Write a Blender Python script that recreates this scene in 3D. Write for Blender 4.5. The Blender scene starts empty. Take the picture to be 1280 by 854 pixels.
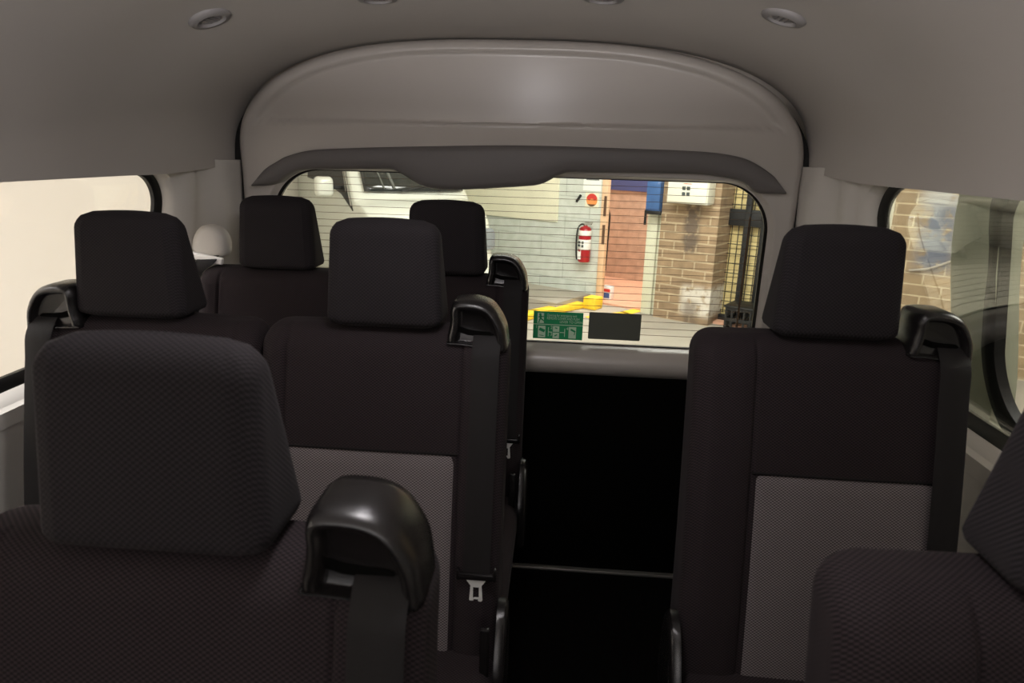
import bpy, bmesh, math, random
import numpy as np
from mathutils import Matrix, Vector
random.seed(4)
S = bpy.context.scene
COL = S.collection
PI = math.pi

# ------------------------------------------------------------------ camera
F = 850.; CX, CY = 640., 427.; EYE = np.array([0, 0, 1.30]); ROLL = 0.030
PITCH = math.radians(15.6968); YAW = math.radians(3.814)
_f = np.array([-math.sin(YAW)*math.cos(PITCH), math.cos(YAW)*math.cos(PITCH), -math.sin(PITCH)])
_r = np.array([math.cos(YAW), math.sin(YAW), 0.]); _u = np.cross(_r, _f)
_c, _s = math.cos(ROLL), math.sin(ROLL)
cam_d = bpy.data.cameras.new('camera'); cam = bpy.data.objects.new('camera', cam_d); COL.objects.link(cam)
R_ = _c*_r + _s*_u; U_ = -_s*_r + _c*_u
M = Matrix(((R_[0], U_[0], -_f[0], EYE[0]), (R_[1], U_[1], -_f[1], EYE[1]), (R_[2], U_[2], -_f[2], EYE[2]), (0, 0, 0, 1)))
cam.matrix_world = M
cam_d.sensor_width = 36; cam_d.lens = F/1280*36; cam_d.clip_start = .02; cam_d.clip_end = 100
cam_d.dof.use_dof = True; cam_d.dof.focus_distance = 2.6; cam_d.dof.aperture_fstop = 6.5
S.camera = cam

def ray(px, py):
    dx, dy = px-CX, py-CY
    ux, uy = _c*dx+_s*dy, -_s*dx+_c*dy
    return _f*F + _r*ux - _u*uy
def at(px, py, Y=None, Z=None, X=None):
    d = ray(px, py)
    if Y is not None: t = (Y-EYE[1])/d[1]
    elif Z is not None: t = (Z-EYE[2])/d[2]
    else: t = (X-EYE[0])/d[0]
    return EYE + d*t

# ------------------------------------------------------------------ materials
def lin(c):
    return tuple(((v/255.)/12.92 if v/255. <= .04045 else ((v/255.+.055)/1.055)**2.4) for v in c) + (1,)
def mat(name, rgb, rough=.5, metal=0, spec=.5, noise=0, nscale=20, bump=0, bscale=200, sheen=0, coat=0):
    m = bpy.data.materials.new(name); m.use_nodes = True
    nt = m.node_tree; b = nt.nodes['Principled BSDF']
    c = lin(rgb)
    b.inputs['Base Color'].default_value = c
    b.inputs['Roughness'].default_value = rough; b.inputs['Metallic'].default_value = metal
    b.inputs['Specular IOR Level'].default_value = spec
    if coat: b.inputs['Coat Weight'].default_value = coat
    tc = nt.nodes.new('ShaderNodeTexCoord')
    if noise:
        n = nt.nodes.new('ShaderNodeTexNoise'); n.inputs['Scale'].default_value = nscale; n.inputs['Detail'].default_value = 5
        nt.links.new(tc.outputs['Object'], n.inputs['Vector'])
        r = nt.nodes.new('ShaderNodeValToRGB')
        r.color_ramp.elements[0].position = .3; r.color_ramp.elements[1].position = .7
        r.color_ramp.elements[0].color = tuple(v*(1-noise) for v in c[:3])+(1,)
        r.color_ramp.elements[1].color = tuple(min(1, v*(1+noise)) for v in c[:3])+(1,)
        nt.links.new(n.outputs['Fac'], r.inputs['Fac']); nt.links.new(r.outputs['Color'], b.inputs['Base Color'])
    if bump:
        n = nt.nodes.new('ShaderNodeTexNoise'); n.inputs['Scale'].default_value = bscale; n.inputs['Detail'].default_value = 3
        nt.links.new(tc.outputs['Object'], n.inputs['Vector'])
        bp = nt.nodes.new('ShaderNodeBump'); bp.inputs['Strength'].default_value = bump; bp.inputs['Distance'].default_value = .002
        nt.links.new(n.outputs['Fac'], bp.inputs['Height']); nt.links.new(bp.outputs['Normal'], b.inputs['Normal'])
    return m

def weave(name, dark, light, px=.0085, pz=.0075, thresh=(.25, .85), bump=.2):
    """cloth with a fine staggered dot weave"""
    m = bpy.data.materials.new(name); m.use_nodes = True
    nt = m.node_tree; b = nt.nodes['Principled BSDF']; N = nt.nodes.new; L = nt.links.new
    b.inputs['Roughness'].default_value = .85; b.inputs['Specular IOR Level'].default_value = .1
    b.inputs['Sheen Weight'].default_value = .015; b.inputs['Sheen Roughness'].default_value = .5
    tc = N('ShaderNodeTexCoord'); sp = N('ShaderNodeSeparateXYZ'); L(tc.outputs['Object'], sp.inputs[0])
    def math_(op, a, bb=None):
        n = N('ShaderNodeMath'); n.operation = op
        for i, v in enumerate((a, bb)):
            if v is None: continue
            if isinstance(v, (int, float)): n.inputs[i].default_value = v
            else: L(v, n.inputs[i])
        return n.outputs[0]
    zz = math_('ADD', sp.outputs['Z'], sp.outputs['Y'])
    a = math_('COSINE', math_('MULTIPLY', sp.outputs['X'], PI*2/px))
    c = math_('COSINE', math_('MULTIPLY', zz, PI*2/pz))
    v = math_('MULTIPLY', a, c)
    v = math_('MULTIPLY_ADD', v, .5); v.node.inputs[2].default_value = .5
    rp = N('ShaderNodeValToRGB'); L(v, rp.inputs['Fac'])
    rp.color_ramp.elements[0].position = thresh[0]; rp.color_ramp.elements[1].position = thresh[1]
    rp.color_ramp.elements[0].color = lin(dark); rp.color_ramp.elements[1].color = lin(light)
    L(rp.outputs['Color'], b.inputs['Base Color'])
    bp = N('ShaderNodeBump'); bp.inputs['Strength'].default_value = bump; bp.inputs['Distance'].default_value = .001
    L(v, bp.inputs['Height']); L(bp.outputs['Normal'], b.inputs['Normal'])
    return m

def brick(name, c1, c2, mortar, bw=.27, bh=.1, ms=.012, stains=None, rough=.85, offset=.5, bumpd=.006):
    m = bpy.data.materials.new(name); m.use_nodes = True
    nt = m.node_tree; b = nt.nodes['Principled BSDF']; N = nt.nodes.new; L = nt.links.new
    b.inputs['Roughness'].default_value = rough
    tc = N('ShaderNodeTexCoord'); mp = N('ShaderNodeMapping'); mp.inputs['Rotation'].default_value = (PI/2, 0, 0)
    L(tc.outputs['Object'], mp.inputs['Vector'])
    # local X -> brick length, local Z -> courses
    sp = N('ShaderNodeSeparateXYZ'); L(tc.outputs['Object'], sp.inputs[0])
    cb = N('ShaderNodeCombineXYZ'); L(sp.outputs['X'], cb.inputs['X']); L(sp.outputs['Z'], cb.inputs['Y'])
    t = N('ShaderNodeTexBrick'); L(cb.outputs[0], t.inputs['Vector'])
    t.inputs['Scale'].default_value = 1; t.inputs['Brick Width'].default_value = bw; t.inputs['Row Height'].default_value = bh
    t.inputs['Mortar Size'].default_value = ms; t.inputs['Mortar Smooth'].default_value = .3; t.offset = offset
    t.inputs['Color1'].default_value = lin(c1); t.inputs['Color2'].default_value = lin(c2); t.inputs['Mortar'].default_value = lin(mortar)
    n = N('ShaderNodeTexNoise'); n.inputs['Scale'].default_value = 9; n.inputs['Detail'].default_value = 8
    L(tc.outputs['Object'], n.inputs['Vector'])
    mx = N('ShaderNodeMix'); mx.data_type = 'RGBA'; mx.blend_type = 'OVERLAY'; mx.inputs['Factor'].default_value = .45
    L(t.outputs['Color'], mx.inputs['A']); L(n.outputs['Color'], mx.inputs['B'])
    hs = N('ShaderNodeRGBToBW'); L(n.outputs['Color'], hs.inputs[0]); L(hs.outputs[0], mx.inputs['B'])
    out = mx.outputs['Result']
    for (kind, col, x0, x1, z0, z1, soft, amt) in (stains or []):
        def sm(v, a0, a1):
            q = N('ShaderNodeMapRange'); q.interpolation_type = 'SMOOTHSTEP'
            L(v, q.inputs['Value']); q.inputs['From Min'].default_value = a0; q.inputs['From Max'].default_value = a1
            return q.outputs[0]
        nn = N('ShaderNodeTexNoise'); nn.inputs['Scale'].default_value = 10; nn.inputs['Detail'].default_value = 6
        L(tc.outputs['Object'], nn.inputs['Vector'])
        def mul(a, c):
            q = N('ShaderNodeMath'); q.operation = 'MULTIPLY'
            L(a, q.inputs[0])
            if isinstance(c, float): q.inputs[1].default_value = c
            else: L(c, q.inputs[1])
            return q.outputs[0]
        k = mul(mul(sm(sp.outputs['X'], x0-soft, x0+soft), sm(sp.outputs['X'], x1+soft, x1-soft)),
                mul(sm(sp.outputs['Z'], z0-soft, z0+soft), sm(sp.outputs['Z'], z1+soft, z1-soft)))
        k = mul(mul(k, sm(nn.outputs['Fac'], .28, .52)), float(amt))
        m2 = N('ShaderNodeMix'); m2.data_type = 'RGBA'
        L(k, m2.inputs['Factor']); L(out, m2.inputs['A']); m2.inputs['B'].default_value = lin(col)
        out = m2.outputs['Result']
    L(out, b.inputs['Base Color'])
    bp = N('ShaderNodeBump'); bp.inputs['Strength'].default_value = .6; bp.inputs['Distance'].default_value = bumpd; bp.invert = True
    L(t.outputs['Fac'], bp.inputs['Height']); L(bp.outputs['Normal'], b.inputs['Normal'])
    return m

def glass_mat(name, tint=(1, 1, 1), refl=.5):
    m = bpy.data.materials.new(name); m.use_nodes = True
    nt = m.node_tree; nt.nodes.remove(nt.nodes['Principled BSDF']); N = nt.nodes.new; L = nt.links.new
    o = nt.nodes['Material Output']; tr = N('ShaderNodeBsdfTransparent'); tr.inputs[0].default_value = tint+(1,)
    gl = N('ShaderNodeBsdfGlossy'); gl.inputs['Roughness'].default_value = .01
    fr = N('ShaderNodeFresnel'); fr.inputs['IOR'].default_value = 1.45
    mu = N('ShaderNodeMath'); mu.operation = 'MULTIPLY'; mu.inputs[1].default_value = refl; L(fr.outputs[0], mu.inputs[0])
    mx = N('ShaderNodeMixShader'); L(mu.outputs[0], mx.inputs[0]); L(tr.outputs[0], mx.inputs[1]); L(gl.outputs[0], mx.inputs[2])
    L(mx.outputs[0], o.inputs['Surface']); return m

MT = dict(
    liner=mat('headliner_cloth', (180, 175, 169), .85, spec=.2, bump=.15, bscale=500),
    plastic=mat('pale_grey_plastic', (184, 178, 171), .28, spec=.5),
    pillar=mat('pillar_trim_plastic', (200, 196, 189), .45, spec=.4),
    garnish=mat('dark_grey_garnish', (104, 100, 98), .55, spec=.4),
    black_rubber=mat('black_rubber', (14, 14, 13), .5, spec=.4),
    black_plastic=mat('black_plastic', (21, 19, 19), .27, spec=.5, bump=.1, bscale=900),
    matt_black=mat('matt_black_trim', (7, 7, 6), .95, spec=.05),
    carpet=mat('black_floor_vinyl', (11, 10, 9), .95, spec=.05, noise=.3, nscale=40),
    cloth=weave('charcoal_seat_cloth', (22, 19, 20), (50, 42, 44), px=.0082, pz=.0074, bump=.06),
    head_cloth=weave('charcoal_headrest_cloth', (27, 25, 26), (45, 41, 43), px=.0082, pz=.0074, bump=.12),
    plain=mat('plain_black_cloth', (26, 24, 24), .9, spec=.1, bump=.3, bscale=1200),
    insert=weave('grey_insert_cloth', (54, 50, 50), (126, 118, 119), px=.0080, pz=.0072, thresh=(.2, .85)),
    web=mat('seat_belt_webbing', (24, 22, 22), .65, spec=.2, bump=.4, bscale=700),
    chrome=mat('chrome', (205, 205, 200), .22, metal=1),
    steel=mat('satin_steel', (175, 172, 165), .4, metal=.8),
    glass=glass_mat('clear_glass', (.97, .985, .965), .6),
    left_glass=glass_mat('left_window_glass', (.98, .98, .975), .08),
    tongue=mat('bright_tongue_steel', (222, 222, 218), .35, metal=.25),
    side_glass=glass_mat('side_window_glass', (.97, .98, .96), .35),
    heater=mat('defroster_line', (92, 70, 48), .6),
    green=mat('sticker_green', (26, 158, 98), .5),
    sgreen=mat('sticker_pale_green', (205, 235, 205), .5),
    dark_sticker=mat('sticker_dark', (84, 86, 76), .6),
    shell=mat('van_shell_paint', (200, 205, 180), .35, noise=.05, nscale=6),
    white_paint=mat('white_car_paint', (226, 228, 216), .25, spec=.5, coat=.5),
    tyre=mat('tyre_rubber', (18, 18, 18), .8),
    car_glass=mat('dark_car_glass', (44, 47, 45), .08, spec=.8),
    car_black=mat('black_car_trim', (30, 30, 31), .45),
    car_int=mat('grey_car_interior', (110, 112, 106), .7),
    lamp_glass=mat('headlamp_plastic', (150, 158, 165), .12, metal=.4),
    concrete=mat('garage_concrete', (168, 162, 150), .75, noise=.12, nscale=1.5),
    pink=mat('doorway_floor_boards', (214, 165, 138), .7, noise=.1, nscale=4),
    yellow=mat('yellow_line_paint', (250, 205, 50), .6, noise=.08, nscale=14),
    timber=mat('pale_timber', (232, 196, 160), .7, noise=.06, nscale=8),
    brown=mat('dark_brown_metal', (92, 66, 48), .6),
    whitewash=mat('painted_jamb_white', (214, 214, 192), .7, noise=.05, nscale=6),
    blue=mat('blue_paint', (62, 98, 150), .5, noise=.15, nscale=9),
    navy=mat('navy_blue_board', (66, 74, 122), .6),
    cream=mat('cream_board', (232, 228, 204), .7, noise=.05, nscale=3),
    pale_wall=mat('blank_pale_wall', (232, 226, 217), .9, noise=.015, nscale=1),
    paper=mat('white_paper', (240, 242, 236), .8),
    grey_ink=mat('grey_ink', (120, 122, 122), .8),
    red=mat('red_enamel', (168, 30, 40), .3),
    red_ink=mat('red_sign_ink', (206, 62, 52), .7),
    orange=mat('orange_sign_ink', (240, 150, 84), .7),
    label=mat('white_label', (238, 236, 232), .6),
    box_white=mat('electrical_box_enamel', (222, 220, 204), .5, noise=.03, nscale=5),
    dark_ink=mat('dark_ink', (66, 74, 74), .7),
    mesh_black=mat('black_mesh_steel', (16, 16, 16), .6),
    straw=mat('straw_yellow_board', (232, 212, 150), .8, noise=.06, nscale=3),
    crate=mat('black_crate_plastic', (14, 14, 15), .5),
    vent=mat('grey_vent_plastic', (140, 137, 136), .5),
    vent_in=mat('grey_vent_inner', (128, 125, 124), .5),
    blue_ink=mat('blue_box_ink', (62, 92, 150), .6),
)

# ------------------------------------------------------------------ helpers
def tag(o, label=None, cat=None, group=None, kind=None):
    if label: o['label'] = label
    if cat: o['category'] = cat
    if group: o['group'] = group
    if kind: o['kind'] = kind
    return o
def empty(name, loc, rz=0, label=None, cat=None, group=None, kind=None):
    o = bpy.data.objects.new(name, None); COL.objects.link(o); o.empty_display_size = .05
    o.location = loc; o.rotation_euler = (0, 0, rz)
    return tag(o, label, cat, group, kind)
def link(name, me, m, parent=None, smooth=True, ang=40):
    o = bpy.data.objects.new(name, me); COL.objects.link(o)
    if m and not me.materials: me.materials.append(m)
    if parent: o.parent = parent
    if smooth:
        for p in me.polygons: p.use_smooth = True
        bm = bmesh.new(); bm.from_mesh(me)
        for e in bm.edges:
            if len(e.link_faces) == 2 and e.calc_face_angle(0) > math.radians(ang): e.smooth = False
        bm.to_mesh(me); bm.free()
    return o
def mesh(name, verts, faces, m, parent=None, smooth=True, recalc=True, ang=40):
    me = bpy.data.meshes.new(name); me.from_pydata([tuple(map(float, v)) for v in verts], [], faces); me.validate()
    if recalc:
        bm = bmesh.new(); bm.from_mesh(me); bmesh.ops.remove_doubles(bm, verts=bm.verts, dist=1e-6)
        bmesh.ops.recalc_face_normals(bm, faces=bm.faces); bm.to_mesh(me); bm.free()
    return link(name, me, m, parent, smooth, ang)
class MB:
    """collects simple shapes for ONE mesh"""
    def __init__(s): s.bm = bmesh.new()
    def box(s, x0, x1, y0, y1, z0, z1, bev=0, seg=2, mtx=None):
        r = bmesh.ops.create_cube(s.bm, size=1); vs = r['verts']
        bmesh.ops.scale(s.bm, vec=(abs(x1-x0), abs(y1-y0), abs(z1-z0)), verts=vs)
        bmesh.ops.translate(s.bm, vec=((x0+x1)/2, (y0+y1)/2, (z0+z1)/2), verts=vs)
        if bev:
            es = list({e for v in vs for e in v.link_edges})
            rr = bmesh.ops.bevel(s.bm, geom=es, offset=bev, segments=seg, profile=.5, affect='EDGES')
            vs = list({v for f in rr['faces'] for v in f.verts} | {v for v in vs if v.is_valid})
        if mtx: bmesh.ops.transform(s.bm, matrix=mtx, verts=vs)
        return s
    def cyl(s, p0, p1, r, r2=None, n=20):
        p0, p1 = Vector(p0), Vector(p1); d = p1-p0
        mt = Matrix.Translation((p0+p1)/2) @ d.to_track_quat('Z', 'Y').to_matrix().to_4x4()
        bmesh.ops.create_cone(s.bm, cap_ends=True, segments=n, radius1=r, radius2=r if r2 is None else r2, depth=d.length, matrix=mt)
        return s
    def tube(s, pts, r, n=8):
        pts = [Vector(p) for p in pts]; rings = []
        for i, p in enumerate(pts):
            d = (pts[min(i+1, len(pts)-1)]-pts[max(i-1, 0)]).normalized()
            a = Vector((0, 0, 1)) if abs(d.z) < .9 else Vector((1, 0, 0))
            x = d.cross(a).normalized(); y = d.cross(x)
            rings.append([s.bm.verts.new(p+x*math.cos(t)*r+y*math.sin(t)*r) for t in [2*PI*k/n for k in range(n)]])
        for a, b in zip(rings, rings[1:]):
            for k in range(n): s.bm.faces.new((a[k], a[(k+1) % n], b[(k+1) % n], b[k]))
        s.bm.faces.new(rings[0][::-1]); s.bm.faces.new(rings[-1]); return s
    def prism(s, pts, y0, y1, ax='y'):
        """polygon in XZ extruded in y"""
        a = [s.bm.verts.new((x, y0, z)) for x, z in pts]; b = [s.bm.verts.new((x, y1, z)) for x, z in pts]
        n = len(pts)
        s.bm.faces.new(a); s.bm.faces.new(b[::-1])
        for k in range(n): s.bm.faces.new((a[k], b[k], b[(k+1) % n], a[(k+1) % n]))
        return s
    def lathe(s, prof, c, n=24):
        rings = [[s.bm.verts.new((c[0]+r*math.cos(2*PI*k/n), c[1]+r*math.sin(2*PI*k/n), c[2]+z)) for k in range(n)] for r, z in prof]
        for a, b in zip(rings, rings[1:]):
            for k in range(n): s.bm.faces.new((a[k], a[(k+1) % n], b[(k+1) % n], b[k]))
        s.bm.faces.new(rings[0][::-1]); s.bm.faces.new(rings[-1]); return s
    def build(s, name, m, parent=None, smooth=True, ang=35):
        bmesh.ops.recalc_face_normals(s.bm, faces=s.bm.faces)
        me = bpy.data.meshes.new(name); s.bm.to_mesh(me); s.bm.free()
        return link(name, me, m, parent, smooth, ang)
def loft(name, rings, m, parent=None, cap=True, closed=True, ang=45):
    n = len(rings[0]); v = [p for r in rings for p in r]; f = []
    for i in range(len(rings)-1):
        for k in range(n if closed else n-1):
            a = i*n+k; b = i*n+(k+1) % n
            f.append((a, b, b+n, a+n))
    if cap: f += [tuple(range(n))[::-1], tuple(range((len(rings)-1)*n, len(rings)*n))]
    return mesh(name, v, f, m, parent, ang=ang)
def catmull(pts, n, closed=True):
    P = [np.array(p, float) for p in pts]; L = len(P); out = []
    segs = L if closed else L-1
    for i in range(segs):
        if closed: a, b, c, d = P[(i-1) % L], P[i], P[(i+1) % L], P[(i+2) % L]
        else: a, b, c, d = P[max(i-1, 0)], P[i], P[i+1], P[min(i+2, L-1)]
        for k in range(n):
            t = k/n
            out.append(.5*((2*b)+(-a+c)*t+(2*a-5*b+4*c-d)*t*t+(-a+3*b-3*c+d)*t**3))
    if not closed: out.append(P[-1])
    return out
def rrect(x0, x1, z0, z1, rt, rb, n=14):
    """rounded rectangle, counter-clockwise from right bottom"""
    o = []
    for cx, cz, r, a0 in ((x1-rb, z0+rb, rb, -PI/2), (x1-rt, z1-rt, rt, 0), (x0+rt, z1-rt, rt, PI/2), (x0+rb, z0+rb, rb, PI)):
        for k in range(n+1): o.append((cx+r*math.cos(a0+PI/2*k/n), cz+r*math.sin(a0+PI/2*k/n)))
    return o
def sms(a, b, x):
    t = min(1, max(0, (x-a)/(b-a))); return t*t*(3-2*t)

# ================================================================== VAN SHELL
CXV = -.175; FLOOR = -.33; YR = 2.45
MB().box(-1.36, 1.02, -1.7, 2.52, FLOOR-.05, FLOOR).build('floor', MT['carpet'], smooth=False)['kind'] = 'structure'

# headliner: a lofted arched sheet with thickness
def liner_sec(y):
    t = sms(1.75, 2.42, y)
    a = 1.055-.063*t; top = 1.71-.055*t; zb = 1.200+.02*sms(2.0, 2.4, y)
    top -= .10*sms(-.6, -1.7, y)
    return a, top, zb
def liner_pt(y, th, off=0):
    a, top, zb = liner_sec(y); n = 2.75
    c, s = math.cos(th), math.sin(th); zb += .0175*(1+c)
    x = CXV + (a+off)*math.copysign(abs(c)**(2/n), c); z = zb + (top-zb+off)*abs(s)**(2/n)
    return (x, y, z)
ys = list(np.linspace(-1.7, 1.6, 24)) + list(np.linspace(1.65, 2.445, 27))
NT = 90
inner = [[liner_pt(y, PI*k/NT) for k in range(NT+1)] for y in ys]
outer = [[liner_pt(y, PI*k/NT, .035) for k in range(NT+1)] for y in ys]
rings = [i+o[::-1] for i, o in zip(inner, outer)]
ceil = loft('ceiling', rings, MT['liner'], ang=60); ceil['kind'] = 'structure'

# side walls: one sheet with the window opening, bulging outwards below the belt line
def wall_x(side, y, z):
    """side -1 left, +1 right"""
    b = 1.075+.07*sms(1.2, .7, z) - .02*sms(.3, -.3, z)
    # rear pillar turns in towards the tailgate, with two soft ribs
    b -= .085*sms(2.12, 2.42, y)
    b -= .018*math.exp(-((y-2.19)/.025)**2) + .010*math.exp(-((y-2.33)/.04)**2)
    return CXV + side*b
def make_wall(side, name, label_unused=None):
    y0, y1, z0, z1 = -.9, (2.135 if side < 0 else 2.10), .69, (1.235 if side < 0 else 1.27)
    N = 240; K = 16
    cy, cz = (y0+y1)/2, (z0+z1)/2
    hole = rrect(y0, y1, z0, z1, .13, .13, 24)
    # outer rectangle matched by parameter
    oy0, oy1, oz0, oz1 = -1.7, 2.425, FLOOR, (1.24 if side < 0 else 1.275)
    def outer_for(p):
        y, z = p
        yy = oy0 if y < y0+.001 else oy1 if y > y1-.001 else y
        if z > cz:
            t = sms(y1-.15, y1, y); return (y + t*(oy1-y1) if y > cy else y - sms(y0+.15, y0, y)*(y0-oy0), oz1 if y < y1-.002 else oz1-(z1-z)*.6)
        t = sms(y1-.15, y1, y); return (y + t*(oy1-y1) if y > cy else y - sms(y0+.15, y0, y)*(y0-oy0), oz0 if y < y1-.002 else oz0+(z-z0)*1.0)
    ringsi = []
    for k in range(K+1):
        t = k/K; ring = []
        for p in hole:
            q = outer_for(p); y = p[0]*(1-t)+q[0]*t; z = p[1]*(1-t)+q[1]*t
            x = wall_x(side, y, z) + side*.03*(1-min(1, t/.06))**2
            ring.append((x, y, z))
        ringsi.append(ring)
    o = loft(name, ringsi, MT['pillar'], cap=False, ang=60); o['kind'] = 'structure'
    sd = o.modifiers.new('thickness', 'SOLIDIFY'); sd.thickness = .02; sd.offset = -1 
    # window: seal + glass
    w = empty('window_1' if side < 0 else 'window_2', (0, 0, 0), kind='structure')
    s = MB(); pts = [Vector((wall_x(side, y, z)+side*.028, y, z)) for y, z in hole]
    loops = []
    ctr = (cy, cz)
    for off, dx in ((-.006, -.012), (.018, -.014), (.036, 0), (.036, .012), (-.006, .012)):
        hh = rrect(y0+off, y1-off, z0+off, z1-off, .13-off, .13-off, 24)
        loops.append([(wall_x(side, y, z)+side*(.03+dx), y, z) for y, z in hh])
    loops.append(loops[0])
    loft('seal', loops, MT['black_rubber'], w, cap=False)
    hh = rrect(y0+.01, y1-.01, z0+.01, z1-.01, .12, .12, 12)
    gv = []; gi = []
    # glass as strip grid: columns along y
    ny, nz = 40, 8
    gl = [[(wall_x(side, y0+.005+(y1-y0-.01)*i/ny, z0+.005+(z1-z0-.01)*j/nz)+side*.034, y0+.005+(y1-y0-.01)*i/ny, z0+.005+(z1-z0-.01)*j/nz) for j in range(nz+1)] for i in range(ny+1)]
    g = loft('pane', gl, MT['left_glass'] if side < 0 else MT['side_glass'], w, cap=False, closed=False)
    sd = g.modifiers.new('thickness', 'SOLIDIFY'); sd.thickness = .004
    return w
wl = make_wall(-1, 'wall_left'); wr = make_wall(1, 'wall_right')
# right window: the broad pillar between its two panes, outside the glass, and the rubber of the front pane
def rx(y, z, d=0): return wall_x(1, y, z)+.05+d
pil = []
for j in range(13):
    z = .60+.70*j/12; a, b = 1.56, 1.745
    pil.append([(rx(a, z), a, z), (rx(b, z), b, z), (rx(b, z, .05), b, z), (rx(a, z, .05), a, z)])
o = loft('window_pillar', pil, MT['shell'], wr); 
hole = rrect(-.6, 1.57, .735, 1.295, .10, .16, 20); loops = []
for off, dx in ((-.035, -.006), (.0, -.012), (.012, -.004), (.012, .02), (-.035, .02)):
    hh = rrect(-.6+off, 1.57-off, .735+off, 1.295-off, .10-off*.5, .16-off, 20)
    loops.append([(rx(y, z, dx), y, z) for y, z in hh])
loops.append(loops[0]); loft('pane_seal', loops, MT['black_rubber'], wr, cap=False)
# dark tinted border band beside the pillar
# sill cap under the right window
for side, nm in ((-1, 'trim_1'), (1, 'trim_2')):
    rg = []
    for j in range(40):
        y = -1.0+3.1*j/39
        rg.append([(wall_x(side, y, .66)-side*.002, y, .668), (wall_x(side, y, .66)-side*.022, y, .664), (wall_x(side, y, .62)-side*.026, y, .628), (wall_x(side, y, .62)-side*.002, y, .622)])
    loft(nm, rg, MT['pillar'], None)['kind'] = 'structure'

# ------------------------------------------------------------------ tailgate
tg = empty('door_1', (CXV, YR, FLOOR), kind='structure'); O = np.array([CXV, YR, FLOOR])
def loc(v): return tuple(np.array(v, float)-O)
TC = np.array([-.17, .93])
def outer_xz(th):
    """outer outline of the tailgate lining, by angle about its middle"""
    c, s = math.cos(th), math.sin(th)
    lo, hi = .01, 3
    def inside(r):
        x = TC[0]+r*c-(-.173); z = TC[1]+r*s
        if z < .50: return False
        if z <= 1.2: return abs(x) < .978
        return (abs(x)/.978)**2.75 + ((z-1.2)/.452)**2.75 < 1
    for _ in range(40):
        m = (lo+hi)/2
        if inside(m): lo = m
        else: hi = m
    return np.array([TC[0]+lo*c, TC[1]+lo*s])
gout = rrect(-1.04, .712, .612, 1.215, .17, .09, 60)
def inner_xz(th):
    best = None; bd = 9
    for i in range(len(gout)):
        p = np.array(gout[i])-TC; q = np.array(gout[(i+1) % len(gout)])-TC
        d = np.array([math.cos(th), math.sin(th)]); e = q-p
        den = d[0]*e[1]-d[1]*e[0]
        if abs(den) < 1e-12: continue
        t = (p[0]*e[1]-p[1]*e[0])/den; u = (p[0]*d[1]-p[1]*d[0])/den
        if t > 0 and -1e-6 <= u <= 1+1e-6: return TC+d*t
    return TC+d*.3
def zc(x):  # lower edge of the pressed field in the upper panel
    return at(640+ (x+.19)*343, 157+ .018*((x+.19)*343), Y=YR)[2]
N = 360; K = 76; rings = []
ths = [2*PI*k/N for k in range(N)]
ths = sorted(set(ths + [math.atan2(p[1]-TC[1], p[0]-TC[0]) % (2*PI) for p in gout[::6]]))
for k in range(K+1):
    t = k/K; ring = []
    for th in ths:
        a = outer_xz(th); b = inner_xz(th); L = np.linalg.norm(a-b)
        if t <= .1: tt = (t/.1)*min(.035/L, .3)
        elif t >= .88: tt = 1-(1-t)/.12*min(.03/L, .25)
        else:
            lo_ = min(.035/L, .3); hi_ = 1-min(.03/L, .25); tt = lo_+(hi_-lo_)*(t-.1)/.78
        p = a*(1-tt)+b*tt; x, z = p
        d_out = L*tt; d_in = L*(1-tt)
        y = YR - .045*math.sqrt(max(0, 1-(1-min(1, d_out/.035))**2))
        if z < .62: y = YR - .02 - .05*math.sin(PI*min(1, max(0, (z-.50)/.112)))**.7
        y += .022*(1-sms(0, .02, d_in))
        if z > 1.2:   # gentle forward bulge and pressed field
            xx = abs(x+.173)/.93; zz = (z-1.2)/.415
            fld = sms(1.0, .93, xx**2.75+zz**2.75)*sms(zc(x)-.002, zc(x)+.006, z)
            y += .013*fld - .03*sms(1.2, 1.4, z)
        ring.append(loc((x, y, z)))
    rings.append(ring)
# back edge closing ring so that the lining has depth
rings.insert(0, [(p[0], p[1]+.06, p[2]) for p in rings[0]])
loft('lining_panel', rings, MT['plastic'], tg, cap=False, ang=60)
# dark rubber in the gap at both sides of the opening
for sd in (-1, 1):
    rg = []
    for k in range(41):
        z = .52+.93*k/40; h = 1-max(0, (z-1.2)/.452)**2.75
        xo = .978*max(0, h)**(1/2.75); xi = 1.0*max(0, 1-max(0, (z-1.2)/.47)**2.75)**(1/2.75)
        w_ = .014*sms(1.46, 1.32, z)+.0005
        X0 = -.173+sd*(xo-.004-.3*w_); X1 = -.173+sd*(xo+w_)
        rg.append([loc((X0, 2.418, z)), loc((X1, 2.418, z)), loc((X1, 2.49, z)), loc((X0, 2.49, z))])
    loft('opening_seal', rg, MT['black_rubber'], tg)
# added strip blocking light that leaks in behind the headliner edge
fl = []
for sc_, y in ((.94, 2.515), (1.055, 2.515), (1.055, 2.39), (1.075, 2.39), (1.075, 2.53), (.94, 2.53)):
    fl.append([loc(tuple(np.array([(outer_xz(th)-TC)[0]*sc_+TC[0], y, (outer_xz(th)-TC)[1]*sc_+TC[1]]))) for th in ths if .0 < th < PI])
fl.append(fl[0]); loft('leak_block', fl, MT['liner'], tg, cap=False, closed=False)
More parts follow.
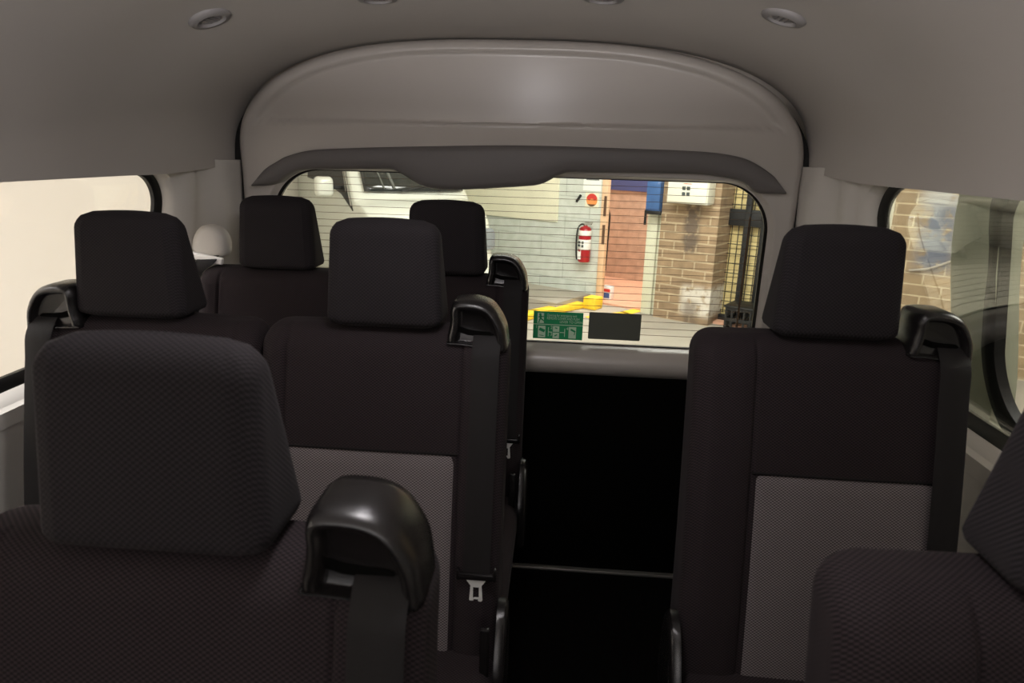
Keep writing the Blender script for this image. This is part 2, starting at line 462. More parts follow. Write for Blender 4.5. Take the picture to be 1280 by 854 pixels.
# glass and heater lines
gg = rrect(-1.05, .722, .602, 1.225, .18, .10, 12)
g = MB(); g.prism([(x-O[0], z-O[2]) for x, z in gg], .018, .022); g.build('pane', MT['glass'], tg)
fr = []
for off, dy in ((-.014, .004), (.004, .002), (.004, .016), (-.014, .016)):
    fr.append([loc((x, YR+dy, z)) for x, z in rrect(-1.04+off, .712-off, .612+off, 1.215-off, .17-off, .09-off, 30)])
fr.append(fr[0]); loft('pane_seal', fr, MT['black_rubber'], tg, cap=False)
h = MB()
for i in range(23):
    z = .655+.0255*i
    hw = 0
    if z > 1.05: hw = .17-math.sqrt(max(0, .17**2-(z-1.045)**2))
    h.box(-1.03+hw-O[0], .70-hw-O[0], .0155, .0172, z-O[2]-.0007, z-O[2]+.0007)
for x in (-.985, .655): h.box(x-O[0], x+.006-O[0], .0155, .0172, .655-O[2], 1.1-O[2])
h.build('defroster_grid', MT['heater'], tg, smooth=False)
# dark garnish over the glass (high mount lamp cover in the middle)
top = [(314, 231), (329, 212), (345, 201), (358, 194.7), (386, 188), (440, 185), (515, 183.2), (650, 181.7), (796, 186), (860, 188.5), (903, 192), (937, 200), (965, 217), (975, 229), (983, 240)]
bot = [(315, 233), (330, 232.5), (345, 229), (358, 220), (376, 213), (430, 212), (486, 212.5), (500, 218), (524, 232), (548, 237.5), (577, 237.8), (655, 233.5), (678, 230), (700, 219), (722, 216), (860, 217.5), (905, 222), (932, 229), (948, 241.5), (983, 243)]
def along(pts, n):
    c = catmull(pts, 12, False); c = [np.array(p) for p in c]
    d = [0]
    for a, b in zip(c, c[1:]): d.append(d[-1]+np.linalg.norm(b-a))
    return c, d
def byx(pts, n):
    c = catmull(pts, 12, False); xs = [p[0] for p in c]; ys_ = [p[1] for p in c]
    return [float(np.interp(x, xs, ys_)) for x in n]
xs = [314+(983-314)*(.5-.5*math.cos(PI*i/160)) for i in range(161)]
ty = byx(top, xs); by = byx(bot, xs); GY = YR-.085
rings = []
for x, a, b in zip(xs, ty, by):
    b = max(b, a+1.0); ring = []
    for v, dy in ((0, .06), (0, .02), (.04, .006), (.15, 0), (.5, .0), (.85, .003), (.97, .012), (1, .03), (1, .07)):
        p = at(x, a+(b-a)*v, Y=GY); ring.append(loc((p[0], p[1]+dy, p[2])))
    rings.append(ring)
loft('window_garnish', rings, MT['garnish'], tg, ang=70)
# dark lower board and step strip
b = MB(); b.box(-1.12-O[0], .79-O[0], -.03, .02, .0, .515-O[2], .006); b.build('lower_board', MT['matt_black'], tg)
b = MB(); b.box(-1.05, .86, 2.40, 2.435, FLOOR-.0, FLOOR+.014, .005); b.build('trim_3', MT['steel'], None)['kind'] = 'structure'

# stickers on the rear glass, seen from inside
def glass_px(px, py, y): p = at(px, py, Y=y); return p
st = empty('exit_sticker', tuple(at(697, 426, Y=YR+.012)), label='green emergency exit sticker with running figure on the rear window', cat='sticker')
so = np.array(st.location)
A = at(667.3, 388.5, Y=YR+.012); B_ = at(727.5, 425.5, Y=YR+.012)
W_, H_ = B_[0]-A[0], A[2]-B_[2]; x0, z1_ = A[0], A[2]
def sb(u0, u1, v0, v1, d=0, m=None, mb=None):
    mb = mb or MB(); mb.box(x0+W_*u0-so[0], x0+W_*u1-so[0], -.001-d, -.0002-d, z1_-H_*v1-so[2], z1_-H_*v0-so[2]); return mb
sb(0, 1, 0, 1).build('backing', MT['green'], st, smooth=False)
def sv(u, v): return (x0+W_*u-so[0], z1_-H_*v-so[2])
p = sb(0, 1, .46, .485, .001)
p.build('divider', MT['sgreen'], st, smooth=False)
sb(.08, .21, .06, .43, .001).build('figure_panel', MT['sgreen'], st, smooth=False)
m = MB()
def limb(m, a, b, w, d=.0022):
    a = np.array(sv(*a)); b = np.array(sv(*b)); n = (b-a)/np.linalg.norm(b-a); q = np.array([-n[1], n[0]])*w
    m.prism([tuple(a+q), tuple(a-q), tuple(b-q), tuple(b+q)], -d, -d+.0006)
cx_, cz_ = sv(.135, .115); m.prism([(cx_+.0045*math.cos(t), cz_+.0045*math.sin(t)) for t in [2*PI*k/12 for k in range(12)]], -.0022, -.0016)
for a, b_, w in (((.14, .15), (.145, .27), .0042), ((.14, .17), (.19, .2), .0018), ((.19, .2), (.205, .17), .0016), ((.135, .17), (.10, .22), .0018), ((.145, .26), (.185, .31), .0024), ((.185, .31), (.225, .36), .002), ((.145, .26), (.12, .33), .0024), ((.12, .33), (.11, .42), .002)):
    limb(m, a, b_, w)
m.build('running_figure', MT['green'], st, smooth=False)
# writing: three lines, mirrored since it is printed to be read through the glass from outside
def text(name, s, x, z, y, size, m, parent, mirror=False, align='LEFT', wx=1.0, thick=.0003):
    cu = bpy.data.curves.new(name, 'FONT'); cu.body = s; cu.size = size; cu.align_x = align; cu.extrude = thick
    tmp = bpy.data.objects.new(name, cu); COL.objects.link(tmp)
    dg = bpy.context.evaluated_depsgraph_get(); me = bpy.data.meshes.new_from_object(tmp.evaluated_get(dg))
    bpy.data.objects.remove(tmp)
    sx = -1 if mirror else 1
    me.transform(Matrix.Translation((x, y, z)) @ Matrix(((sx*wx, 0, 0, 0), (0, 0, 1, 0), (0, 1, 0, 0), (0, 0, 0, 1))))
    me.materials.clear(); me.materials.append(m)
    o = bpy.data.objects.new(name, me); COL.objects.link(o); o.parent = parent; return o
for s_, v, u in (('Opening for emergency exit', .17, .27), ('REMOVE COVER AND PUSH', .285, .27), ('LEVER TO OPEN', .40, .53)):
    X, Z = sv(u, v); text('writing', s_, X, Z, -.0022, .0135, MT['sgreen'], st, wx=.72 if u < .5 else .86)
for a, b_ in ((.10, .25), (.40, .53), (.72, .87)):
    if a == .40:
        sb(a, b_, .52, .73, .001).build('picture_panel', MT['sgreen'], st, smooth=False)
        sb(a, b_, .76, .97, .001).build('picture_panel', MT['sgreen'], st, smooth=False)
    else:
        sb(a, b_, .53, .95, .001).build('picture_panel', MT['sgreen'], st, smooth=False)
m = MB()
for a_, b_, w_ in (((.125, .64), (.235, .72), .0055), ((.76, .62), (.855, .70), .0035), ((.845, .72), (.835, .82), .0015), ((.44, .58), (.49, .60), .002), ((.44, .88), (.49, .83), .0022), ((.13, .87), (.22, .89), .0012)):
    m = MB(); limb(m, a_, b_, w_); m.build('picture_mark', MT['green'], st, smooth=False)
m = MB()
for pr_ in ((((.31, .57), (.31, .90)), ((.31, .745), (.39, .745))), (((.54, .745), (.64, .745)), ((.64, .60), (.64, .90)))):
    m = MB()
    for a, b_ in pr_: limb(m, a, b_, .0012)
    m.build('bracket_line', MT['sgreen'], st, smooth=False)
for s_, u, v in (('1', .045, .62), ('2', .35, .63), ('3', .35, .87), ('4', .67, .65)):
    X, Z = sv(u, v); text('numeral', s_, X, Z, -.0022, .017, MT['sgreen'], st)
A = at(736.8, 390, Y=YR+.012); B_ = at(799.5, 426.5, Y=YR+.012)
m = MB(); c0 = (A+B_)/2
m.prism([(x, z) for x, z in rrect(-(B_[0]-A[0])/2, (B_[0]-A[0])/2, 0, A[2]-B_[2], .005, .005, 4)], -.0008, 0)
o = m.build('dark_sticker', MT['dark_sticker'], None, smooth=False); o.location = (c0[0], YR+.012, B_[2])
tag(o, 'plain dark olive rectangular sticker on the rear window', 'sticker')

# ------------------------------------------------------------------ ceiling vents
VG = 'round air vents in the ceiling'
for i, (px, py, lb) in enumerate(((263, 23, 'dull grey round ceiling air vent farthest left, on the sloping roof shoulder'), (472, -3, 'round ceiling air vent cut by the frame top, left of the light streak'),
                   (754, -3, 'round ceiling air vent cut by the frame top, right of the light streak'), (979, 22, 'round ceiling air vent with a silvery ring farthest right, above the tailgate corner'))):
    d = ray(px, py); lo, hi = .0005, .004
    def out(t):
        p = EYE+d*t; a, tp, zb = liner_sec(p[1])
        q_ = min(1, abs(p[0]-CXV)/a)**1.375; zb += .0175*(1+math.copysign(q_, p[0]-CXV))
        if p[2] < zb: return abs(p[0]-CXV) > a
        return (abs(p[0]-CXV)/a)**2.75+((p[2]-zb)/(tp-zb))**2.75 > 1
    for _ in range(50):
        m_ = (lo+hi)/2
        if out(m_): hi = m_
        else: lo = m_
    p = EYE+d*lo; a, tp, zb = liner_sec(p[1])
    nx = -math.copysign(1, p[0]-CXV)*2.75*(abs(p[0]-CXV)/a)**1.75/a; nz = -2.75*((p[2]-zb)/(tp-zb))**1.75/(tp-zb)
    # slope along y from the liner
    n = Vector((nx, 0, nz)).normalized()
    v = empty('ceiling_vent', tuple(p), label=lb, cat='vent', group=VG)
    v.rotation_mode = 'QUATERNION'; v.rotation_quaternion = n.to_track_quat('Z', 'Y')
    MB().lathe([(.034, -.01), (.034, .004), (.038, .009), (.052, .007), (.058, .0), (.058, -.01)], (0, 0, 0), 40).build('ring', MT['vent'], v, ang=50)
    MB().lathe([(.033, -.008), (.033, .0), (.026, .005), (.024, .003), (.001, .003)], (0, 0, 0), 32).build('nozzle', MT['vent_in'], v, ang=50)
    s_ = MB()
    for q in (-.012, 0, .012): s_.box(-.024, .024, q-.0015, q+.0015, .002, .005)
    s_.build('louvre', MT['vent_in'], v, smooth=False)

# ================================================================== SEATS
def sect(x0, x1, y0, y1, r, z, nf=150, ns=6, nc=6, dens=None):
    """rounded rectangle section; front edge (y0) finely sampled"""
    r = max(.0005, min(r, (x1-x0)/2*.98, (y1-y0)/2*.98)); o = []
    for k in range(nf): o.append((x0+r+(x1-x0-2*r)*k/(nf-1), y0))
    for k in range(1, nc): a = -PI/2+PI/2*k/nc; o.append((x1-r+r*math.cos(a), y0+r+r*math.sin(a)))
    for k in range(ns): o.append((x1, y0+r+(y1-y0-2*r)*k/(ns-1)))
    for k in range(1, nc): a = PI/2*k/nc; o.append((x1-r+r*math.cos(a), y1-r+r*math.sin(a)))
    for k in range(24): o.append((x1-r-(x1-x0-2*r)*k/23, y1))
    for k in range(1, nc): a = PI/2+PI/2*k/nc; o.append((x0+r+r*math.cos(a), y1-r+r*math.sin(a)))
    for k in range(ns): o.append((x0, y1-r-(y1-y0-2*r)*k/(ns-1)))
    for k in range(1, nc): a = PI+PI/2*k/nc; o.append((x0+r+r*math.cos(a), y0+r+r*math.sin(a)))
    return [(x, y, z) for x, y in o]

TOP0 = 1.245       # top of backrest above the van floor

def make_seat(x, y, label, il, ir, tower, tongue=True, dz=0, hx=0, width=.55, rec=(1,)):
    """il/ir: insert edges in local x; tower: -1 left, +1 right shoulder"""
    TOP = TOP0+dz
    def front_y(z): return -.20*(TOP-z) - .012*math.sin(PI*min(1, max(0, (TOP-z)/.75)))
    root = empty('passenger_seat', (x, y, FLOOR), label=label, cat='seat', group='van passenger seats')
    hw = width/2
    # ---- backrest
    seams = [il, ir]
    zs = [.42] + [.46+.03*i for i in range(25)]
    zs = [z for z in zs if z < TOP-.05]
    lv = [(z, 0) for z in zs] + [(TOP-.048+.048*math.sin(a), .048*(1-math.cos(a))) for a in [PI/2*k/8 for k in range(0, 9)]]
    rings = []
    for z, ins in lv:
        yy = front_y(z); th = .115+.05*(TOP-z)
        ring = []
        for (px, py, pz) in sect(-hw+ins*.65, hw-ins*.65, yy+ins, yy+th-ins*.5, .032, z):
            if py < yy+ins+.001:
                for s in seams: py += .006*math.exp(-((px-s)/.0035)**2)
                py -= .010*(sms(il+.02, il-.04, px)+sms(ir-.02, ir+.04, px))*(1 if ins == 0 else .5)*sms(hw, hw-.05, abs(px))
            ring.append((px, py, pz+.004*math.cos(px/hw*PI/2)))
        rings.append(ring)
    # top cap rows towards the middle
    last = rings[-1]; cyy = front_y(TOP)+.06
    for k in (.7, .4, .1): rings.append([(p[0]*(.5+.5*k), cyy+(p[1]-cyy)*k, p[2]+.002*(1-k)) for p in last])
    back = loft('backrest', rings, MT['cloth'], root, ang=60)
    # ---- grey insert with a stitched top edge
    zi = .662-FLOOR; zb_ = .50
    v = []; rr = []
    nz = 26
    for j in range(nz+1):
        z = zi-(zi-zb_)*j/nz; row = []
        e = .0035 if 0 < j < nz else -.001
        for i in range(31):
            X = il+.004+(ir-il-.008)*i/30; ee = e if 0 < i < 30 else -.003
            row.append((X, front_y(z)-ee-.0005-.002*math.sin(PI*i/30), z+.006*0))
        rr.append(row)
    ins_ = loft('seat_insert', rr, MT['insert'], root, cap=False, closed=False, ang=80); ins_['label'] = 'grey woven panel'
    # piping along top of insert
    MB().tube([(il+.002+(ir-il-.004)*i/12, front_y(zi)-.0015-.002*math.sin(PI*i/12), zi+.001) for i in range(13)], .0028).build('insert_seam', MT['plain'], ins_)
    # ---- headrest
    hz0, hz1 = TOP+.006, TOP+.235; rings = []
    nlev = 26
    for j in range(nlev+1):
        t = j/nlev; z = hz0+(hz1-hz0)*t
        # edge rounding
        rt, rb = .035, .022
        ins = 0
        if z > hz1-rt: ins = rt-math.sqrt(max(0, rt*rt-(z-(hz1-rt))**2))
        if z < hz0+rb: ins = rb-math.sqrt(max(0, rb*rb-(hz0+rb-z)**2))
        w = (.128-.010*t)-ins; yf = -.005+.020*t+.0; yb = .128-.058*t
        ring = []
        for (px, py, pz) in sect(hx-w, hx+w, yf+ins*.8, max(yf+ins*.8+.01, yb-ins*.6), .026, z, nf=60):
            if py < yf+ins*.8+.001:
                py += -.006*math.cos((px-hx)/w*PI/2)*math.sin(PI*t)
                for s in (-1, 1): py += .003*math.exp(-((px-hx-s*(w-.02))/.003)**2)
            ring.append((px, py, pz+.004*math.cos((px-hx)/max(w, .01)*PI/2)*(t > .8)))
        rings.append(ring)
    head = loft('headrest', rings, MT['head_cloth'], root, ang=60)
    for s in (-1, 1):
        MB().cyl((hx+s*.062, .055, TOP-.04), (hx+s*.062, .058, TOP+.03), .0075, n=14).build('headrest_post', MT['chrome'], head)
        MB().lathe([(.016, -.012), (.016, .006), (.012, .009), (.008, .009)], (hx+s*.062, .055, TOP-.0), 16).build('post_sleeve', MT['black_plastic'], head)
    # recessed dark tray on the top of the backrest under the headrest
    if tower:
        # ---- belt tower on the shoulder
        prof_px = [(559, 413), (559.5, 406), (561.5, 398), (563, 385), (563, 373), (567.5, 363), (578, 359.5), (597, 360), (610.6, 364), (620, 371), (628, 382.5), (634, 396), (636.5, 411), (637, 424), (630, 428), (610, 422), (580, 419), (560, 418)]
        s = tower
        pts = [((px-637)*.00168, (411-py)*.00168) for px, py in prof_px]
        base = [np.array(p) for p in catmull(pts, 6)]; bx = hw-.004; bz = TOP-.010; by_ = -.012
        def inset(pl, d):
            o = []; n = len(pl)
            for i in range(n):
                a = pl[(i-2) % n]; b = pl[(i+2) % n]; t = (b-a)/max(1e-9, np.linalg.norm(b-a)); nn = np.array([t[1], -t[0]])
                k = 1.0
                # thinner lip along the bottom
                if pl[i][1] < -.004 and pl[i][0] < -.012: k = .38
                o.append(pl[i]+nn*d*k)
            return o
        tg_rings = []
        for d, dy in ((.012, .10), (.004, .095), (0, .075), (0, .030), (.0012, .016), (.0055, .005), (.011, .000), (.016, .0005), (.020, .005), (.0225, .012), (.024, .016), (.027, .017)):
            tg_rings.append([(s*(bx+q[0]), by_+dy, bz+q[1]) for q in inset(base, d)])
        tower_o = loft('belt_guide', tg_rings, MT['black_plastic'], root, ang=50)
        # slot
        sl = [(571.7, 396), (574, 394.6), (580, 395.5), (587, 398), (600, 399.5), (614, 400), (619, 403), (617, 406), (600, 406.6), (586, 405.5), (575, 402)]
        q = [(s*(bx+(px-637)*.00168), bz+(411-py)*.00168) for px, py in sl]
        MB().prism(q, by_+.0155, by_+.03).build('belt_slot', MT['matt_black'], tower_o)
        # ---- webbing from the slot over the shoulder and down the face
        wx = s*(bx-.043); ww = .030
        path = [(bz+.012, by_+.020), (bz+.008, by_+.012), (bz-.002, by_+.003), (bz-.010, by_-.003)]
        for a in (24, 12, 0):
            a = math.radians(a); path.append((TOP-.048+.050*math.sin(a), front_y(TOP-.048+.048*math.sin(a))+.048*(1-math.cos(a))-.018))
        zend = .415-FLOOR
        for k in range(1, 20): z = TOP-.06-(TOP-.06-zend)*k/19; path.append((z, front_y(z)-.016))
        rr = []
        for z, yy in path:
            shift = 0
            rr.append([(wx-ww, yy, z), (wx-ww*.9, yy-.0012, z), (wx+ww*.9, yy-.0012, z), (wx+ww, yy, z), (wx+ww*.9, yy+.0012, z), (wx-ww*.9, yy+.0012, z)])
        web = loft('seat_belt', rr, MT['web'], root, ang=80)
        if tongue:
            yy = front_y(zend)-.018
            m = MB()
            m.box(wx-.043, wx+.043, yy-.007, yy+.006, zend-.012, zend+.004, .004, 2, None)
            m.box(wx-.043, wx-.036, yy-.008, yy+.006, zend-.012, zend+.014, .003); m.box(wx+.036, wx+.043, yy-.008, yy+.006, zend-.012, zend+.018, .003)
            tp = m.build('tongue_cover', MT['black_plastic'], web)
            m = MB(); t0 = zend-.012
            m.prism([(wx-.022, t0), (wx-.015, t0-.010), (wx-.012, t0-.014), (wx-.0145, t0-.05), (wx-.012, t0-.053), (wx-.006, t0-.053), (wx-.004, t0-.046), (wx-.0065, t0-.044), (wx-.0065, t0-.018), (wx+.0065, t0-.018), (wx+.0065, t0-.044), (wx-.004, t0-.044), (wx-.004, t0-.048), (wx+.004, t0-.048), (wx+.006, t0-.053), (wx+.012, t0-.053), (wx+.0145, t0-.05), (wx+.012, t0-.014), (wx+.015, t0-.010), (wx+.022, t0)], yy-.003, yy-.0005)
            t_ = m.build('buckle_tongue', MT['tongue'], web, smooth=False); t_['label'] = 'bright chrome tongue'
            # lap webbing slanting back to the reel side
            rr = []
            for k in range(9):
                t = k/8; z = zend-.01-(zend-.40)*t; y_ = yy+.006-.03*t; X = wx+s*.012*t
                rr.append([(X-.02, y_+.004, z), (X+.02, y_+.004, z), (X+.02, y_+.007, z), (X-.02, y_+.007, z)])
            loft('lap_webbing', rr, MT['web'], web, ang=80)
    # ---- cushion
    rings = []
    cz1 = .555; c0, c1 = -.66, -.10
    lv = [(.42, .02), (.435, .004), (.47, 0), (.51, 0)] + [(cz1-.04+.04*math.sin(a), .04*(1-math.cos(a))) for a in [PI/2*k/6 for k in range(7)]]
    for z, ins in lv:
        ring = []
        for (px, py, pz) in sect(-hw+ins, hw-ins, c0+ins, c1-ins, .05, z, nf=40):
            ring.append((px, py, pz))
        rings.append(ring)
    loft('cushion', rings, MT['cloth'], root, ang=60)
    # ---- pedestal, recliner cover, buckle
    MB().box(-hw+.05, hw-.05, -.60, -.12, 0, .09, .012).box(-hw+.09, hw-.09, -.52, -.16, .08, .43, .02).build('pedestal', MT['matt_black'], root)
    for sd in rec:
        m = MB(); X = sd*(hw+.001)
        pr = [(-.20, .40), (-.22, .52), (-.19, .60), (-.14, .66), (-.08, .66), (-.05, .58), (-.05, .46), (-.09, .40)]
        vs = []
        rings = []
        for d, sc_ in ((0, 1), (.016, 1), (.022, .93), (.024, .8)):
            rings.append([(X+sd*d, -.13+(a+.13)*sc_, .53+(b-.53)*sc_) for a, b in [tuple(p) for p in catmull(pr, 5)]])
        loft('recliner_cover', rings, MT['black_plastic'], root, ang=50)
    if tower > 0:
        m = MB(); m.box(hw-.03, hw-.01, -.20, -.185, .50, .66, .004); m.build('buckle_stalk', MT['black_plastic'], root)
    return root

A_Y, B_Y, C_Y = .60, 1.40, 2.12
make_seat(-.375, B_Y, 'charcoal middle-row seat with grey insert and hanging belt tongue, left of the aisle', -.213, .178, 1)
make_seat(-.925, B_Y, 'charcoal seat in the middle row beside the blank left window', -.19, .215, -1, hx=-.022, width=.535, dz=-.005, rec=())
make_seat(.577, B_Y, 'single charcoal seat with large grey insert panel, right of the aisle', -.155, .227, 1, hx=.002, width=.562, dz=.02, rec=(-1,))
make_seat(-.37, C_Y, 'rearmost seat beside the aisle, below the window view of the white van bonnet', -.213, .178, 1, dz=-.01, hx=.008)
make_seat(-.915, C_Y, 'rearmost seat in the left back corner, beside the pale pillar', -.19, .215, 0, tongue=False, hx=.0, width=.53, dz=-.015, rec=())
make_seat(-.395, A_Y, 'large blurred charcoal seat closest on the left, its belt guide shining', -.21, .178, 1, hx=-.022, dz=-.045)
make_seat(.583, A_Y, 'seat partly in frame in the lower right corner', -.155, .227, 1, hx=.002, width=.57, dz=-.03, rec=(-1,))

# ------------------------------------------------------------------ belt anchor on the left rear pillar
p0 = at(269, 303, X=CXV-.985)
an = empty('belt_anchor', (p0[0], p0[1], p0[2]), label='pale grey belt anchor cover with hanging black belt on the left rear pillar', cat='seat belt')
rings = []
for d, sc_ in ((0, 1.0), (.02, 1.0), (.034, .9), (.042, .7), (.045, .4)):
    o_ = catmull([(-.062, -.028), (-.056, .02), (-.028, .055), (.012, .062), (.046, .045), (.062, .01), (.058, -.03), (.03, -.045), (-.03, -.045)], 6)
    rings.append([(q[0]*sc_, -.01-d, q[1]*sc_) for q in o_])
loft('cover', rings, MT['pillar'], an, ang=60)
MB().box(-.058, .058, -.062, -.045, -.058, -.034, .006, 3, Matrix.Rotation(.16, 4, 'Y')).build('guide_plate', MT['label'], an)
rr = []
for z, x, y, hw_ in ((-.040, .0, -.050, .034), (-.055, -.002, -.068, .034), (-.07, -.012, -.072, .030), (-.09, -.032, -.070, .020), (-.12, -.048, -.065, .014), (-.17, -.058, -.055, .012), (-.24, -.060, -.05, .014), (-.30, -.060, -.045, .014)):
    rr.append([(x-hw_, y, z-.0), (x+hw_, y+.0, z+.004), (x+hw_, y+.003, z+.004), (x-hw_, y+.003, z)])
loft('belt_webbing', rr, MT['web'], an, ang=80)

# ================================================================== GARAGE
GZ = -.80
ang = math.radians(-32.5)                 # the garage's back wall runs obliquely behind the van
P0 = np.array([1.40, 9.10, GZ]); E_ = np.array([math.cos(ang), math.sin(ang), 0]); NN = np.array([-math.sin(ang), math.cos(ang), 0])  # NN points away from us
def W(px, py, d=0):
    """point of the photo on the wall plane pushed back by d -> wall coordinates (s, z above ground)"""
    r = ray(px, py); t = ((P0+NN*d-EYE)@NN)/(r@NN); p = EYE+r*t
    return float((p-P0)@E_), float(p[2]-GZ)
def wall_empty(name, s, z, d, **k): 
    p = P0+E_*s+NN*d; return empty(name, (p[0], p[1], GZ+z), ang, **k)
def wobj(o, s=0, z=0, d=0):
    p = P0+E_*s+NN*d; o.location = (p[0], p[1], GZ+z); o.rotation_euler = (0, 0, ang); return o

MB().box(-1.36, 1.02, -1.74, -1.69, FLOOR, .93).build('front_light_block', MT['matt_black'], smooth=False)['kind'] = 'structure'  # unseen board added to keep front light off the lower seats
o = MB().box(-14, 16, -8, 16, GZ-.1, GZ).build('floor_garage', MT['concrete'], smooth=False); o['kind'] = 'structure'
sL = W(750, 300)[0]; sR = W(809, 300)[0]; sP0 = W(829, 300)[0]; sP1 = W(900, 300)[0]
print('wall s', sL, sR, sP0, sP1, 'H', W(700, 230))
wm = brick('painted_block_wall', (202, 207, 199), (209, 213, 204), (176, 181, 173), bw=.8, bh=.3, ms=.006, bumpd=.003)
o = wobj(MB().box(-12, sL, 0, .06, 0, 4.2).build('wall_garage_back', wm, smooth=False)); o['kind'] = 'structure'
# raised kerb along it
z_l = W(662, 352)[1]; z_r = W(736, 369)[1]
print('kerb', z_l, z_r)
kz = (z_l+z_r)/2
o = wobj(MB().box(-12, sL-.1, -.9, 0, 0, kz).build('trim_4', MT['concrete'], smooth=False)); o['kind'] = 'structure'
# doorway
df = wall_empty('door_frame', (sL+sR)/2, 0, 0, kind='structure'); df.name = 'door_2'
c = (sL+sR)/2
s0a, s0b = W(745, 388)[0], W(753, 388)[0]
MB().box(sL-.0-c, sL+.09-c, -.03, .05, 0, 3.6, .006).build('jamb', MT['timber'], df)
MB().box(sR-c, sR+.15-c, -.04, .28, 0, 3.6, .006).build('jamb', MT['whitewash'], df)
MB().box(sL+.08-c, sR-c, .02, .25, 3.2, 3.6).build('lintel', MT['timber'], df)
za, zb2 = W(758, 245)[1], W(757, 270)[1]
MB().box(sL+.05-c, sL+.085-c, -.045, -.025, zb2, za).build('hinge', MT['brown'], df)
za, zb2 = W(756, 281)[1], W(755, 305)[1]
MB().box(sL+.05-c, sL+.085-c, -.045, -.025, zb2, za).build('hinge', MT['brown'], df)
# room behind the doorway
bm_ = brick('reddish_brick', (184, 154, 134), (191, 160, 139), (172, 146, 128), bw=.4, bh=.12, ms=.006, bumpd=.003)
DD = 2.0
o = wobj(MB().box(sL-2.2, sR+1.6, DD, DD+.2, 0, 4.2).build('wall_passage', bm_, smooth=False)); o['kind'] = 'structure'
o = wobj(MB().box(sL-2.0, sR+1.4, .07, DD, .0, .03).build('floor_passage', MT['pink'], smooth=False)); o['kind'] = 'structure'
o = wobj(MB().box(sL-2.2, sL-2.0, .06, DD, 0, 4.2).build('wall_passage_left', MT['timber'], smooth=False)); o['kind'] = 'structure'
# navy board over the passage
a = W(762, 223.5, DD-.02); b = W(815, 240.5, DD-.02)
o = wobj(MB().box(a[0]-.1, b[0]+.1, -.02, .01, 0, a[1]-b[1]).build('wall_board', MT['navy'], smooth=False), 0, b[1], DD-.012)
tag(o, 'long navy blue board across the top of the reddish doorway wall', 'board')
# dark pole by the doorway
a = W(760, 262, .2); b = W(757, 338, .2)
m = MB(); m.tube([(-.03, 0, a[1]-.1), (-.02, 0, a[1]-.01), (.01, 0, a[1]+.0), (.035, 0, a[1]-.08), (.035, 0, a[1]-.2), (.02, 0, b[1])], .022)
o = wobj(m.build('leaning_pole', MT['mesh_black']), a[0]-.01, 0, .2); tag(o, 'dark pole with a hooked top leaning inside the doorway', 'pole')
# red and blue carton
a = W(753, 335, .3); b = W(765, 350, .3)
bx_ = wall_empty('carton', (a[0]+b[0])/2, .03, .35, label='small red and blue carton on the doorway floor', cat='box')
hh = .19; 
MB().box(-.075, .075, -.06, .06, 0, hh, .004).build('box_body', MT['label'], bx_)
MB().box(-.073, .073, -.0615, -.0605, .11, .155).build('red_band', MT['red_ink'], bx_, smooth=False)
MB().box(-.055, .065, -.0615, -.0605, .02, .095).build('blue_band', MT['blue_ink'], bx_, smooth=False)

# white pilaster and blue door leaf, brick pier
o = wobj(MB().box(sR+.15, sP0+.0, -.0, .25, 0, 4.2).build('wall_pilaster', MT['whitewash'], smooth=False)); o['kind'] = 'structure'
a = W(820.5, 216); b = W(835, 266)
bl = wall_empty('blue_cover', (a[0]+b[0])/2-.02, b[1], -.17, label='bright blue painted cover hanging beside the doorway', cat='cover')
hw_ = (b[0]-a[0])/2
MB().box(-hw_, hw_-.02, -.03, .165, 0, 1.1, .01).build('cover_panel', MT['blue'], bl)
MB().box(-hw_-.0, hw_+.02, -.05, -.03, -.02, .03, .004).box(-hw_, -hw_+.03, -.05, -.03, -.16, .0, .004).build('latch', MT['mesh_black'], bl)

sx = lambda px, py: W(px, py)[0]
st_ = [('s', (96, 84, 74), sx(858, 300), sx(877, 300), .9, W(868, 262)[1]+.5, .05, .9),
       ('s', (218, 212, 200), sx(856, 372), sx(897, 372), W(870, 392)[1], W(870, 357)[1], .06, .85),
       ('s', (110, 96, 82), sx(858, 385), sx(876, 385), W(870, 400)[1]-.2, W(870, 375)[1], .06, .7)]
pm = brick('brown_pier_brick', (140, 118, 93), (156, 132, 103), (178, 159, 130), bw=.30, bh=.115, ms=.013, stains=st_)
o = wobj(MB().box(sP0, sP1, -.12, .4, 0, 4.2).build('wall_pier', pm, smooth=False)); o['kind'] = 'structure'
# electrical box
a = W(836, 221, -.35); b = W(884, 257, -.35)
eb = wall_empty('electrical_box', (a[0]+b[0])/2, b[1], -.12, label='white metal electrical box with four dark dots on the brick pier', cat='box')
hw_ = (b[0]-a[0])/2; H = a[1]-b[1]
MB().box(-hw_, hw_, -.23, 0, 0, H, .01).build('casing', MT['box_white'], eb)
MB().box(-hw_+.01, hw_-.01, -.25, -.232, .02, H-.02, .006).build('box_door', MT['box_white'], eb)
for u, v in ((.42, .60), (.53, .60), (.42, .38), (.53, .38)):
    X = -hw_+2*hw_*u; Z = H*v
    MB().box(X-.022, X+.022, -.256, -.249, Z-.022, Z+.022, .004).build('indicator', MT['dark_ink'], eb)
MB().box(-hw_+2*hw_*.40, -hw_+2*hw_*.60, -.2525, -.2500, H*.76, H*.785).build('red_writing', MT['red_ink'], eb, smooth=False)

